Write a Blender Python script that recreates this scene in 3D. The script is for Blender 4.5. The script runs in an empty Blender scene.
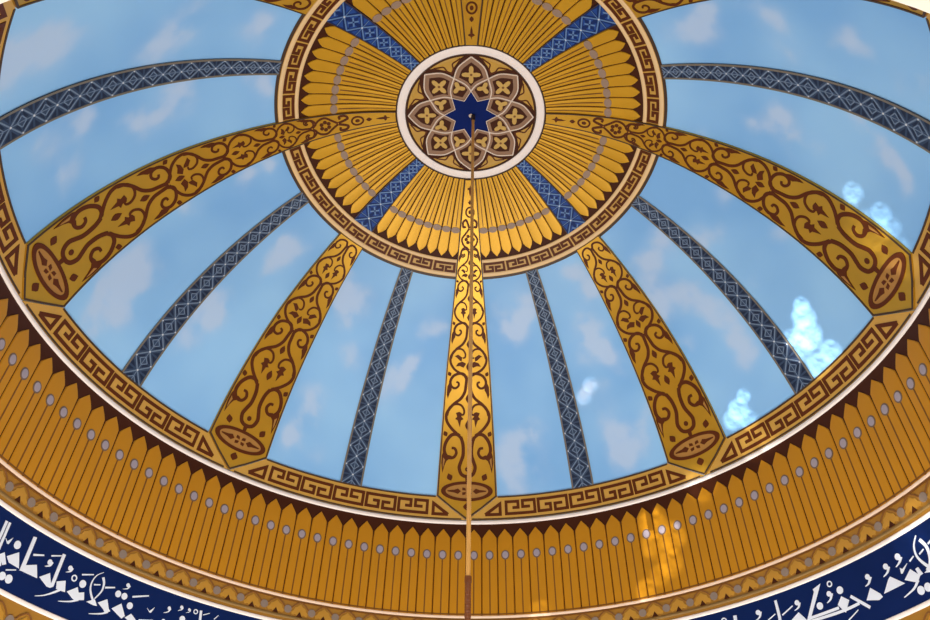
import bpy, bmesh, math, random
from mathutils import Vector, Matrix
from mathutils.geometry import tessellate_polygon
from mathutils.noise import fractal

# ------------------------------------------------------------------ frame
S = 5.0                       # metres per dome radius
AX, AY, EYE = -0.00382, 1.16161, 1.6
ORG = Vector((AX * S, AY * S, EYE))      # foot of the dome axis at eye height
PITCH, ROLL, FPX, PPX, PPY = 0.72929, -0.0127, 727.45, 469.22, 340.84
R_SPH, Z_C, TURN = 1.01975, 0.94674, 0.14
rad = math.radians
C = bpy.context.scene.collection
random.seed(4)

def dome_rz(phi):
    return R_SPH * math.sin(phi), Z_C + R_SPH * math.cos(phi) - .03312 * math.exp(-(phi / .3) ** 2)

TAB = [(0, 0), (11, 10.99), (20, 19.82), (29, 28.6), (33, 32.54), (50, 49.44), (65, 64.52), (79, 78.7), (95, 94.8)]
def fit_phi(p):
    for (a, x), (b, y) in zip(TAB, TAB[1:]):
        if p <= b: return x + (y - x) * (p - a) / (b - a)
    return p
def dm(az, phi, h=0.0):
    """point on the dome: azimuth and polar angle in degrees, h metres towards the inside"""
    a, p = rad(az + TURN), rad(fit_phi(phi))
    R, z = dome_rz(p)
    h = (h - .016) / S
    R -= h * math.sin(p); z -= h * math.cos(p)
    return ORG + Vector((R * math.sin(a), R * math.cos(a), z)) * S

def cm(az, z, h=0.0):
    """point on the drum wall: azimuth in degrees, z in radii above the eye"""
    a = rad(az + TURN); R = 1.0 - (h - .016) / S; z = 1.0264 * z - .0175
    return ORG + Vector((R * math.sin(a), R * math.cos(a), z)) * S

# ------------------------------------------------------------------ mesh builder
class MB:
    def __init__(self, fn):
        self.fn = fn; self.v = []; self.f = []; self.m = []
    def add(self, pts, faces, mat=0):
        b = len(self.v); self.v += [tuple(p) for p in pts]
        for f in faces:
            self.f.append([b + i for i in f]); self.m.append(mat)
    def poly(self, pts, h, t, mat=0):
        n = len(pts)
        top = [self.fn(u, w, h) for u, w in pts]; bot = [self.fn(u, w, h - t) for u, w in pts]
        tri = tessellate_polygon([[Vector((u, w, 0)) for u, w in pts]])
        self.add(top + bot, [list(x) for x in tri] + [[i, (i + 1) % n, n + (i + 1) % n, n + i] for i in range(n)], mat)
        return self
    def grid(self, fu, nu, nv, h, t, mat=0):
        """slab over fu(a,b)->(u,v), a,b in 0..1"""
        top = [self.fn(*fu(i / nu, j / nv), h) for j in range(nv + 1) for i in range(nu + 1)]
        ix = lambda i, j: j * (nu + 1) + i
        faces = [[ix(i, j), ix(i + 1, j), ix(i + 1, j + 1), ix(i, j + 1)] for j in range(nv) for i in range(nu)]
        edge = [(i, 0) for i in range(nu)] + [(nu, j) for j in range(nv)] + [(i, nv) for i in range(nu, 0, -1)] + [(0, j) for j in range(nv, 0, -1)]
        b = len(top)
        bot = [self.fn(*fu(i / nu, j / nv), h - t) for i, j in edge]
        m = len(edge)
        for k in range(m):
            faces.append([ix(*edge[k]), b + k, b + (k + 1) % m, ix(*edge[(k + 1) % m])])
        self.add(top + bot, faces, mat)
        return self
    def rect(self, u0, u1, v0, v1, h, t, mat=0, nu=None, nv=None):
        nu = nu or max(1, int(abs(u1 - u0) / 1.5)); nv = nv or max(1, int(abs(v1 - v0) / 3))
        return self.grid(lambda a, b: (u0 + (u1 - u0) * a, v0 + (v1 - v0) * b), nu, nv, h, t, mat)
    def ribbon(self, path, w, h, t, mat=0, sub=None, smooth=0, closed=False):
        """bar along a uv path, w metres wide (number, or function of 0..1)"""
        pts = list(path)
        if smooth: pts = crom(pts, smooth)
        if sub:
            out = []
            for a, b in zip(pts, pts[1:]):
                n = max(1, int(math.ceil(max(abs(a[0] - b[0]) / sub[0], abs(a[1] - b[1]) / sub[1]))))
                out += [(a[0] + (b[0] - a[0]) * k / n, a[1] + (b[1] - a[1]) * k / n) for k in range(n)]
            pts = out + [pts[-1]]
        P = [self.fn(u, q, h) for u, q in pts]; Q = [self.fn(u, q, h - t) for u, q in pts]
        n = len(P); V = []
        for i in range(n):
            nr = (self.fn(*pts[i], 1.0) - self.fn(*pts[i], 0.0)).normalized()
            if closed: d0 = (P[i] - P[(i - 1) % n]); d1 = (P[(i + 1) % n] - P[i])
            else:
                d0 = P[i] - P[i - 1] if i else P[1] - P[0]; d1 = P[i + 1] - P[i] if i < n - 1 else P[i] - P[i - 1]
            d0 = d0.normalized(); d1 = d1.normalized()
            s0, s1 = nr.cross(d0), nr.cross(d1); sd = s0 + s1
            if sd.length < 1e-6: sd = s0
            sd.normalize(); k = 1 / max(.5, sd.dot(s0))
            ww = (w(i / max(1, n - 1)) if callable(w) else w) * .5 * k
            V += [P[i] - sd * ww, P[i] + sd * ww, Q[i] - sd * ww, Q[i] + sd * ww]
        F = []
        rng = range(n) if closed else range(n - 1)
        for i in rng:
            a, b = 4 * i, 4 * ((i + 1) % n)
            F += [[a, a + 1, b + 1, b], [a + 2, a, b, b + 2], [a + 1, a + 3, b + 3, b + 1]]
        if not closed: F += [[0, 2, 3, 1], [4 * n - 4, 4 * n - 3, 4 * n - 1, 4 * n - 2]]
        self.add(V, F, mat)
        return self
    def disc(self, u, v, ru, rv, h, t, mat=0, n=16):
        return self.poly([(u + ru * math.cos(2 * math.pi * k / n), v + rv * math.sin(2 * math.pi * k / n)) for k in range(n)], h, t, mat)
    def moulding(self, v, w, hh, u0=0, u1=360, n=180, mat=0, along='v', base=0.0):
        """rounded bead following a ring at v, w wide in v, hh metres high"""
        closed = abs(u1 - u0) >= 360; prof = [(-.5, 0), (-.47, .55), (-.3, .9), (0, 1), (.3, .9), (.47, .55), (.5, 0)]
        m = len(prof); V = []; cnt = n if closed else n + 1
        for i in range(cnt):
            u = u0 + (u1 - u0) * i / n
            V += [self.fn(u, v + a * w, base + b * hh) for a, b in prof]
        F = [[i * m + k, i * m + k + 1, ((i + 1) % cnt) * m + k + 1, ((i + 1) % cnt) * m + k] for i in range(n) for k in range(m - 1)]
        self.add(V, F, mat)
        return self
    def build(self, name, mats, parent=None, smooth=True, loc=None):
        loc = Vector(loc) if loc is not None else (parent_loc(parent) if parent else Vector((0, 0, 0)))
        me = bpy.data.meshes.new(name)
        me.from_pydata([Vector(p) - loc for p in self.v], [], self.f)
        for k in (mats if isinstance(mats, (list, tuple)) else [mats]): me.materials.append(M[k])
        me.polygons.foreach_set('material_index', self.m)
        bm = bmesh.new(); bm.from_mesh(me); bmesh.ops.recalc_face_normals(bm, faces=bm.faces); bm.to_mesh(me); bm.free()
        if smooth:
            me.polygons.foreach_set('use_smooth', [True] * len(me.polygons)); me.set_sharp_from_angle(angle=rad(32))
        me.update()
        o = bpy.data.objects.new(name, me); C.objects.link(o)
        if parent: o.parent = parent
        else: o.location = loc
        return o

LOC = {}
def parent_loc(o):
    while o.parent: o = o.parent
    return LOC.get(o.name, Vector((0, 0, 0)))
def tag(o, label, cat, group=None, kind=None):
    if label: o['label'] = label
    if cat: o['category'] = cat
    if group: o['group'] = group
    if kind: o['kind'] = kind
    return o
def thing(name, loc, label, cat, group=None):
    o = bpy.data.objects.new(name, None); C.objects.link(o); o.empty_display_size = .2
    o.location = loc; LOC[o.name] = Vector(loc)
    return tag(o, label, cat, group)
def struct(o): o['kind'] = 'structure'; return o
def copy_tree(o, parent=None):
    c = o.copy(); C.objects.link(c); c.parent = parent
    for k in list(o.children): copy_tree(k, c)
    return c
def spin(o, az):
    """turn a thing built at azimuth 0 about the dome axis"""
    r = Matrix.Rotation(-rad(az), 4, 'Z')
    p = Vector(o.location) - ORG; o.location = ORG + r @ p; o.rotation_euler = (0, 0, -rad(az))
def crom(p, n):
    out = []
    for i in range(len(p) - 1):
        a, b, c, d = p[max(0, i - 1)], p[i], p[i + 1], p[min(len(p) - 1, i + 2)]
        for k in range(n):
            t = k / n
            out.append(tuple(.5 * (2 * b[j] + (c[j] - a[j]) * t + (2 * a[j] - 5 * b[j] + 4 * c[j] - d[j]) * t * t + (3 * b[j] - a[j] - 3 * c[j] + d[j]) * t ** 3) for j in (0, 1)))
    return out + [tuple(p[-1])]

# ------------------------------------------------------------------ materials
def lin(c): return tuple(((x / 255) / 12.92 if x <= 10 else ((x / 255 + .055) / 1.055) ** 2.4) for x in c) + (1,)
M = {}
def mat(name, rgb, rough=.5, var=.12, scale=3.0, spec=.4, coat=0.0, rgb2=None, bump=0.0, metal=0.0):
    m = bpy.data.materials.new(name); m.use_nodes = True; n = m.node_tree.nodes; l = m.node_tree.links
    b = n['Principled BSDF']; b.inputs['Roughness'].default_value = rough; b.inputs['Specular IOR Level'].default_value = spec
    b.inputs['Metallic'].default_value = metal; b.inputs['Coat Weight'].default_value = coat; b.inputs['Coat Roughness'].default_value = .22
    tc = n.new('ShaderNodeTexCoord'); no = n.new('ShaderNodeTexNoise'); no.inputs['Scale'].default_value = scale; no.inputs['Detail'].default_value = 4
    l.new(tc.outputs['Object'], no.inputs['Vector'])
    mx = n.new('ShaderNodeMix'); mx.data_type = 'RGBA'
    c = lin(rgb); d = lin(rgb2) if rgb2 else tuple(x * (1 - 2 * var) for x in c[:3]) + (1,)
    mx.inputs[6].default_value = c; mx.inputs[7].default_value = d
    l.new(no.outputs['Fac'], mx.inputs[0]); l.new(mx.outputs[2], b.inputs['Base Color'])
    if bump:
        bp = n.new('ShaderNodeBump'); bp.inputs['Strength'].default_value = bump; bp.inputs['Distance'].default_value = .02
        l.new(no.outputs['Fac'], bp.inputs['Height']); l.new(bp.outputs[0], b.inputs['Normal'])
    M[name] = m
    return m
SKY_A, SKY_B, SKY_C, SKY_CLOUD = (126, 182, 236), (150, 202, 246), (186, 210, 240), .8
mat('sky_plain', (135, 180, 225)); mat('plaster', (225, 218, 205)); mat('carpet', (190, 160, 120), rough=.9)
mat('gold_rib', (214, 162, 44), .34, .12, 2.5, metal=.5, spec=.5)
mat('gold_fan', (214, 160, 32), .42, .10, 2.0, metal=.32)
mat('gold_key', (205, 158, 70), .4, .1, 3)
mat('gold_drum', (206, 140, 16), .45, .08, 1.5, metal=.2)
mat('gold_lotus', (168, 118, 38), .5, .15, 4)
mat('gold_palmette', (190, 138, 46), .45, .1, 6)
mat('gold_flower', (206, 166, 84), .4)
mat('gold_filler', (200, 154, 60), .4)
mat('tan_gold', (176, 126, 58), .5)
mat('tan', (150, 114, 86), .5)
mat('brown', (92, 42, 10), .5, spec=.2)
mat('dark_brown', (70, 32, 12), .55, spec=.15)
mat('line_brown', (122, 74, 14), .5)
mat('wave_brown', (132, 84, 36), .5)
mat('dark_line', (72, 50, 32), .5)
mat('edge_grey', (120, 112, 100), .5)
mat('slate_blue', (58, 76, 104), .5, .15, 8, spec=.2)
mat('deep_navy', (34, 46, 70), .5, spec=.2)
mat('pale_blue', (112, 132, 158), .5)
mat('dot_pale', (214, 220, 228), .5)
mat('navy', (24, 48, 104), .5, spec=.15)
mat('bright_blue', (38, 76, 150), .5, spec=.2)
mat('sky_line', (100, 136, 186), .5)
mat('star_blue', (8, 32, 98), .6, spec=.08)
mat('navy_frieze', (8, 32, 84), .5, spec=.12)
mat('letter_white', (226, 232, 242), .5, .03)
mat('cream', (236, 200, 146), .45, .05)
mat('pale_line', (224, 204, 184), .5, .05)
mat('white_paint', (246, 234, 226), .45, .02)
mat('pink_white', (246, 214, 186), .45, .02)
mat('grey_mauve', (158, 132, 112), .5)
mat('grey_dot', (142, 124, 110), .5)
mat('dot_rim', (120, 98, 78), .5)
mat('dot_mauve', (170, 158, 168), .45)
mat('olive', (140, 108, 56), .5)
mat('rod_gold', (236, 180, 100), .35, .15, 12)
mat('rod_brown', (128, 74, 40), .45, .2, 12)
mat('hook_dark', (60, 50, 46), .5)
CAMROLL = 0.0127
CELLK = 1

def sky_mat():
    m = bpy.data.materials.new('sky_paint'); m.use_nodes = True; n = m.node_tree.nodes; l = m.node_tree.links
    b = n['Principled BSDF']; b.inputs['Roughness'].default_value = .5; b.inputs['Specular IOR Level'].default_value = .3
    at = n.new('ShaderNodeAttribute'); at.attribute_name = 'cloud'
    geo = n.new('ShaderNodeNewGeometry')
    mr = n.new('ShaderNodeMapRange'); mr.interpolation_type = 'SMOOTHSTEP'; mr.inputs['From Min'].default_value = .03; mr.inputs['From Max'].default_value = .85
    mr.inputs['To Max'].default_value = SKY_CLOUD
    l.new(at.outputs['Fac'], mr.inputs['Value'])
    n2 = n.new('ShaderNodeTexNoise'); n2.inputs['Scale'].default_value = .55; n2.inputs['Detail'].default_value = 2
    l.new(geo.outputs['Position'], n2.inputs['Vector'])
    m1 = n.new('ShaderNodeMix'); m1.data_type = 'RGBA'; m1.inputs[6].default_value = lin(SKY_A); m1.inputs[7].default_value = lin(SKY_B)
    r2 = n.new('ShaderNodeMapRange'); r2.inputs['From Min'].default_value = .35; r2.inputs['From Max'].default_value = .65
    l.new(n2.outputs['Fac'], r2.inputs['Value']); l.new(r2.outputs[0], m1.inputs[0])
    m2 = n.new('ShaderNodeMix'); m2.data_type = 'RGBA'; m2.inputs[7].default_value = lin(SKY_C)
    l.new(mr.outputs[0], m2.inputs[0]); l.new(m1.outputs[2], m2.inputs[6]); l.new(m2.outputs[2], b.inputs['Base Color'])
    M['sky_paint'] = m
CLOUDS = [(-121.5, 70.7, 0.053), (-121.6, 65.3, 0.048), (-119.9, 73.2, 0.044), (-119.7, 51.4, 0.052), (-123.7, 48.7, 0.05), (-120.7, 37.0, 0.048), (-104.4, 52.5, 0.041), (-107.1, 48.6, 0.042), (-109.1, 45.6, 0.025), (-103.1, 36.1, 0.04), (-107.4, 61.2, 0.027), (-105.2, 62.9, 0.028), (-104.8, 66.1, 0.037), (-100.2, 63.8, 0.032), (-81.7, 50.2, 0.032), (-77.9, 52.5, 0.023), (-79.3, 64.1, 0.045), (-78.4, 68.0, 0.051), (-79.8, 71.3, 0.033), (-78.2, 35.6, 0.031), (-79.4, 41.0, 0.028), (-59.5, 44.6, 0.035), (-59.1, 41.5, 0.031), (-58.0, 46.8, 0.023), (-64.2, 58.2, 0.05), (-59.8, 57.8, 0.035), (-61.0, 62.8, 0.037), (-32.8, 63.1, 0.049), (-33.2, 67.8, 0.039), (-31.8, 43.2, 0.041), (-30.2, 51.3, 0.036), (-36.9, 42.7, 0.038), (-17.5, 55.0, 0.051), (-14.6, 51.7, 0.045), (-11.8, 40.5, 0.038), (-11.2, 49.3, 0.031), (14.8, 37.6, 0.048), (9.3, 41.1, 0.038), (13.0, 63.7, 0.06), (10.7, 69.2, 0.063), (31.7, 49.8, 0.044), (35.1, 41.6, 0.041), (35.7, 36.5, 0.038), (35.9, 52.0, 0.042), (29.8, 60.1, 0.033), (36.6, 65.9, 0.05), (33.2, 69.5, 0.045), (54.1, 41.4, 0.035), (64.2, 41.2, 0.041), (60.1, 50.4, 0.038), (61.2, 55.5, 0.037), (75.3, 55.2, 0.039), (73.3, 58.8, 0.029), (76.0, 48.4, 0.032), (103.6, 50.9, 0.047), (100.4, 52.8, 0.036), (103.1, 46.2, 0.03), (122.3, 38.8, 0.05), (123.4, 42.2, 0.039), (125.5, 51.8, 0.041), (117.9, 53.0, 0.032), (106.7, 66.1, 0.04), (104.2, 67.3, 0.034), (108.6, 63.6, 0.029), (123.2, 62.6, 0.032), (121.8, 64.8, 0.028), (119.1, 71.7, 0.034), (85.8, 46.6, 0.036), (86.3, 58.5, 0.034), (94.5, 37.0, 0.03), (71.5, 45.3, 0.031), (61.7, 60.0, 0.037), (61.3, 64.8, 0.036), (108.1, 49.2, 0.028), (50.6, 47.5, 0.051), (48.5, 56.9, 0.038)]
LETTERS = [
  ('letter', 'P', [(-75.822, 0.6922), (-75.907, 0.7308), (-75.519, 0.7313), (-75.426, 0.6814)], None),
  ('letter', 'P', [(-75.229, 0.676), (-75.367, 0.7315), (-75.028, 0.7326), (-74.872, 0.6733)], None),
  ('letter', 'P', [(-74.811, 0.7006), (-74.412, 0.6967), (-73.85, 0.7094), (-74.07, 0.6932), (-74.304, 0.6925)], None),
  ('letter_dot', 'D', [(-72.867, 0.7012)], 0.0086),
  ('letter', 'P', [(-74.8, 0.6641), (-74.12, 0.675), (-73.205, 0.6562), (-73.626, 0.6513), (-74.058, 0.6588), (-73.78, 0.6485), (-74.069, 0.6436)], None),
  ('letter', 'P', [(-73.586, 0.6708), (-72.225, 0.6899), (-71.315, 0.6613), (-72.918, 0.6619)], None),
  ('vowel_dash', 'S', [(-72.905, 0.6463), (-71.598, 0.6559)], (0.0028, 0.0019)),
  ('letter_dot', 'D', [(-73.024, 0.6328)], 0.0083),
  ('letter_dot', 'D', [(-72.015, 0.6336)], 0.0089),
  ('letter', 'P', [(-71.208, 0.7337), (-70.702, 0.7351), (-70.601, 0.6737), (-69.162, 0.6852), (-68.378, 0.6613), (-71.141, 0.6592)], None),
  ('vowel_dash', 'S', [(-70.183, 0.6999), (-68.715, 0.7101)], (0.0044, 0.0031)),
  ('vowel_dash', 'S', [(-67.684, 0.7167), (-66.299, 0.7271)], (0.0033, 0.0023)),
  ('vowel_mark', 'C', [(-67.53, 0.703), (-67.228, 0.7058), (-67.342, 0.6967), (-68.012, 0.6907)], (0.0061,)),
  ('letter', 'P', [(-66.243, 0.7327), (-65.777, 0.7331), (-65.755, 0.6606), (-66.119, 0.6553), (-66.622, 0.6548), (-68.14, 0.6658), (-66.932, 0.6829), (-66.225, 0.6632)], None),
  ('letter', 'P', [(-65.556, 0.6735), (-64.4, 0.6831), (-63.901, 0.6606), (-64.531, 0.6594), (-65.246, 0.659)], None),
  ('letter', 'S', [(-64.6, 0.6619), (-65.473, 0.649), (-66.542, 0.6363), (-67.702, 0.6273)], (0.0056, 0.0011)),
  ('vowel_mark', 'C', [(-64.418, 0.7119), (-64.113, 0.714), (-64.243, 0.7056), (-64.832, 0.7)], (0.0056,)),
  ('ring_mark', 'R', [(-63.347, 0.6961)], (0.0061, 0.0028)),
  ('vowel_dash', 'S', [(-62.453, 0.7103), (-60.818, 0.7213)], (0.0033, 0.0023)),
  ('letter_dot', 'D', [(-61.875, 0.6924)], 0.0086),
  ('letter', 'P', [(-63.654, 0.6637), (-62.423, 0.6814), (-62.01, 0.6713), (-61.262, 0.6769), (-60.902, 0.6615), (-61.578, 0.6573), (-61.981, 0.653), (-62.543, 0.6548)], None),
  ('letter', 'S', [(-61.693, 0.6577), (-62.741, 0.6469), (-64.333, 0.6378)], (0.0056, 0.0011)),
  ('letter', 'S', [(-59.511, 0.7352), (-60.328, 0.7227), (-60.688, 0.7054), (-60.535, 0.6882), (-59.85, 0.6723), (-59.319, 0.6666)], (0.0012, 0.0058)),
  ('letter', 'S', [(-59.333, 0.7246), (-58.918, 0.7122), (-58.899, 0.6939), (-59.488, 0.6734)], (0.0062, 0.0025)),
  ('letter', 'P', [(-60.486, 0.6606), (-59.464, 0.6724), (-58.817, 0.6607), (-59.367, 0.6592)], None),
  ('vowel_dash', 'S', [(-60.266, 0.7013), (-59.368, 0.7066)], (0.0033, 0.0023)),
  ('vowel_dash', 'S', [(-58.544, 0.7053), (-57.162, 0.7139)], (0.0042, 0.0029)),
  ('letter', 'P', [(-58.822, 0.6685), (-57.695, 0.6831), (-57.02, 0.6644), (-56.7, 0.6607), (-57.318, 0.6523), (-57.745, 0.6592)], None),
  ('letter', 'S', [(-57.008, 0.6574), (-57.872, 0.6484), (-59.548, 0.6388)], (0.0054, 0.0012)),
  ('letter_dot', 'D', [(-56.397, 0.7035)], 0.0077),
  ('letter_dot', 'D', [(-55.39, 0.7037)], 0.0077),
  ('vowel_mark', 'C', [(-55.391, 0.7307), (-55.114, 0.7312), (-55.298, 0.723), (-55.976, 0.7177)], (0.0046,)),
  ('vowel_dash', 'S', [(-54.205, 0.7094), (-51.87, 0.7251)], (0.0042, 0.0029)),
  ('letter_dot', 'D', [(-54.176, 0.6879)], 0.0079),
  ('letter', 'P', [(-56.634, 0.6678), (-55.489, 0.6857), (-54.416, 0.6621), (-54.785, 0.6544)], None),
  ('letter', 'P', [(-54.349, 0.6591), (-53.629, 0.672), (-52.74, 0.6631), (-52.609, 0.6569), (-53.552, 0.6543)], None),
  ('letter', 'P', [(-51.576, 0.6971), (-51.118, 0.6917), (-50.459, 0.705), (-50.811, 0.6895), (-51.071, 0.6894)], None),
  ('vowel_mark', 'C', [(-48.31, 0.7136), (-48.1, 0.7136), (-48.324, 0.705), (-48.994, 0.6989)], (0.0042,)),
  ('vowel_mark', 'C', [(-46.503, 0.7255), (-46.3, 0.7259), (-46.405, 0.72), (-46.926, 0.7147)], (0.0039,)),
  ('vowel_mark', 'C', [(-45.269, 0.7256), (-45.107, 0.7264), (-45.101, 0.721), (-45.626, 0.7157)], (0.0032,)),
  ('ring_mark', 'R', [(-44.205, 0.7253)], (0.0051, 0.0023)),
  ('letter', 'S', [(-43.428, 0.7317), (-43.172, 0.7003)], (0.0065, 0.0065)),
  ('vowel_dash', 'S', [(-42.933, 0.7231), (-42.007, 0.7315)], (0.0023, 0.0016)),
  ('vowel_dash', 'S', [(-41.125, 0.7203), (-40.603, 0.7322)], (0.0023, 0.0016)),
  ('letter_dot', 'D', [(-45.937, 0.6987)], 0.0076),
  ('letter_dot', 'D', [(-48.637, 0.6802)], 0.0051),
  ('letter', 'S', [(-52.26, 0.6634), (-50.14, 0.6732)], (0.0051, 0.0051)),
  ('letter', 'S', [(44.339, 0.7312), (44.273, 0.7152)], (0.0092, 0.0092)),
  ('ring_mark', 'R', [(42.497, 0.7255)], (0.0065, 0.0032)),
  ('vowel_mark', 'C', [(47.97, 0.722), (48.357, 0.722), (48.035, 0.7102), (47.338, 0.705)], (0.0062,)),
  ('letter', 'S', [(51.04, 0.7365), (51.015, 0.7062), (50.898, 0.6809)], (0.0069, 0.0079)),
  ('vowel_dash', 'S', [(49.205, 0.6973), (50.493, 0.7062)], (0.0028, 0.0019)),
  ('vowel_dash', 'S', [(51.476, 0.6982), (53.372, 0.711)], (0.0032, 0.0023)),
  ('vowel_mark', 'C', [(54.134, 0.7142), (54.491, 0.7127), (54.171, 0.7028), (53.482, 0.6988)], (0.0062,)),
  ('letter', 'P', [(53.959, 0.6922), (54.592, 0.6764), (55.072, 0.6622), (52.193, 0.6767)], None),
  ('letter', 'P', [(58.376, 0.7356), (57.736, 0.7208), (55.434, 0.6698), (55.239, 0.664), (54.78, 0.6664), (57.108, 0.7234), (57.035, 0.7297)], None),
  ('ring_mark', 'R', [(59.696, 0.7268)], (0.0058, 0.0027)),
  ('vowel_mark', 'C', [(59.16, 0.7066), (59.557, 0.7054), (59.147, 0.6942), (58.484, 0.6891)], (0.0062,)),
  ('letter_dot', 'D', [(60.883, 0.7048)], 0.0085),
  ('letter_dot', 'D', [(57.312, 0.6889)], 0.0083),
  ('letter', 'S', [(55.303, 0.6709), (59.908, 0.6698)], (0.0062, 0.0062)),
  ('letter', 'S', [(55.161, 0.664), (60.158, 0.6606), (62.964, 0.6621)], (0.0062, 0.0062)),
  ('letter', 'P', [(60.797, 0.6912), (61.703, 0.6769), (60.658, 0.6545), (59.907, 0.6764)], None),
  ('letter', 'S', [(62.093, 0.6833), (64.252, 0.6452)], (0.0071, 0.0071)),
  ('vowel_dash', 'S', [(60.673, 0.6372), (62.516, 0.6503)], (0.0025, 0.0017)),
  ('vowel_mark', 'C', [(65.403, 0.7064), (65.798, 0.7037), (65.253, 0.6927), (64.641, 0.6894)], (0.0061,)),
  ('letter', 'P', [(65.238, 0.6826), (66.324, 0.6627), (66.475, 0.6547), (65.821, 0.6517), (64.13, 0.6616)], None),
  ('vowel_mark', 'C', [(68.447, 0.7088), (68.837, 0.706), (68.403, 0.6961), (67.634, 0.6913)], (0.0064,)),
  ('letter', 'P', [(68.15, 0.682), (68.529, 0.6857), (70.173, 0.6597), (66.85, 0.6593)], None),
  ('vowel_mark', 'C', [(70.601, 0.715), (71.006, 0.7119), (70.598, 0.7034), (69.825, 0.6975)], (0.0072,)),
  ('letter', 'P', [(70.316, 0.6925), (70.594, 0.6877), (71.523, 0.6937), (70.349, 0.6795), (70.175, 0.6807)], None),
  ('vowel_dash', 'S', [(71.977, 0.6946), (72.787, 0.6999)], (0.0033, 0.0023)),
  ('vowel_dash', 'S', [(73.674, 0.6974), (74.521, 0.7021)], (0.0033, 0.0023)),
  ('vowel_dash', 'S', [(75.388, 0.7065), (76.43, 0.7114)], (0.0039, 0.0027)),
  ('letter', 'P', [(71.635, 0.6802), (72.566, 0.6596), (71.956, 0.6502), (71.445, 0.6537), (70.312, 0.6657)], None),
  ('letter', 'P', [(72.324, 0.6752), (72.775, 0.6761), (73.065, 0.6602), (72.445, 0.6591)], None),
  ('letter', 'S', [(72.062, 0.6536), (71.096, 0.6424), (69.334, 0.635)], (0.0067, 0.0014)),
  ('letter', 'S', [(74.267, 0.7343), (73.426, 0.7179), (73.22, 0.6966), (73.811, 0.6754), (74.442, 0.6624)], (0.0022, 0.0078)),
  ('letter', 'S', [(74.514, 0.723), (75.018, 0.7053), (74.974, 0.686), (74.526, 0.67), (73.788, 0.6618)], (0.0078, 0.0061)),
  ('letter', 'P', [(73.305, 0.6598), (73.946, 0.6634), (75.047, 0.6648), (74.644, 0.6528)], None),
  ('letter_dot', 'D', [(71.89, 0.633)], 0.0089),
  ('letter_dot', 'D', [(72.976, 0.6323)], 0.0089),
]
sky_mat()

# ------------------------------------------------------------------ room shell (structure)
mb = MB(lambda u, v, h: dm(u, v, h)); n = 96
mb.grid(lambda a, b: (360 * a, .5 + 80.5 * b), 96, 30, -.10, .12)
struct(mb.build('ceiling', 'sky_plain'))
mb = MB(cm); mb.rect(0, 360, .495, 1.16, -.10, .12, nu=128, nv=4)
struct(mb.build('wall_drum', 'plaster'))
def box(name, x0, x1, y0, y1, z0, z1, m):
    b = MB(lambda u, v, h: Vector((u, v, h)))
    b.add([(x, y, z) for z in (z0, z1) for y in (y0, y1) for x in (x0, x1)], [[0, 1, 3, 2], [4, 6, 7, 5], [0, 4, 5, 1], [1, 5, 7, 3], [3, 7, 6, 2], [2, 6, 4, 0]])
    return struct(b.build(name, m, smooth=False))
cx, cy = ORG.x, ORG.y
HW = 9.0
box('floor', cx - HW, cx + HW, cy - HW, cy + HW, -.1, 0, 'carpet')
box('wall_left', cx - HW - .2, cx - HW, cy - HW, cy + HW, 0, 3.975, 'plaster')
box('wall_right', cx + HW, cx + HW + .2, cy - HW, cy + HW, 0, 3.975, 'plaster')
box('wall_back', cx - HW, cx + HW, cy - HW - .2, cy - HW, 0, 3.975, 'plaster')
box('wall_front', cx - HW, cx + HW, cy + HW, cy + HW + .2, 0, 3.975, 'plaster')
# flat hall ceiling with the round opening under the drum
mb = MB(lambda u, v, h: ORG + Vector((u, v, h)))
N = 128; ring_in = [(5.0 * math.sin(2 * math.pi * k / N), 5.0 * math.cos(2 * math.pi * k / N)) for k in range(N)]
sq = []
for x, y in ring_in:
    k = HW / max(abs(x), abs(y)); sq.append((x * k, y * k))
V = [ORG + Vector((x, y, 2.375)) for x, y in ring_in] + [ORG + Vector((x, y, 2.375)) for x, y in sq] + [ORG + Vector((x, y, 2.42)) for x, y in ring_in] + [ORG + Vector((x, y, 2.42)) for x, y in sq]
F = []
for k in range(N):
    j = (k + 1) % N
    F += [[k, j, N + j, N + k], [2 * N + k, 3 * N + k, 3 * N + j, 2 * N + j], [k, 2 * N + k, 2 * N + j, j]]
mb.add(V, F); struct(mb.build('ceiling', 'plaster', smooth=False))

# ------------------------------------------------------------------ painted sky panels
def cloud_at(p):
    s = 0
    for q, r in CL:
        d = (p - q).length_squared / (r * r)
        if d < 9: s += math.exp(-d * .55)
    return s
def cloud_value(p):
    f = fractal(p * .9, 1.0, 2.0, 5); g = fractal(p * 2.4 + Vector((9, 3, 1)), 1.0, 2.0, 4)
    wp = p + Vector((fractal(p * .8 + Vector((5, 0, 0)), 1, 2, 4), fractal(p * .8 + Vector((0, 7, 0)), 1, 2, 4), fractal(p * .8 + Vector((0, 0, 3)), 1, 2, 4))) * .38
    return max(0.0, min(1.0, cloud_at(wp) * (.66 + .6 * f + .6 * g)))
CL = [(dm(a, p), r * S) for a, p, r in CLOUDS]
bays = {0: 'just right of the lowest gold rib and rod',
        1: 'just left of the lower right gold rib',
        2: 'right of the lower right gold rib, up to the right blue band',
        3: 'under the right gold rib, bright light patches at its foot',
        4: 'above the right gold rib, below the upper right blue band',
        5: 'in the top right corner, above the blue band',
        -1: 'just left of the lowest gold rib and rod',
        -2: 'just right of the lower left gold rib',
        -3: 'left of the lower left gold rib, up to the left blue band',
        -4: 'under the left gold rib, left of the left blue band',
        -5: 'above the left gold rib, below the upper left blue band',
        -6: 'in the top left corner, above the upper left blue band'}
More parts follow.
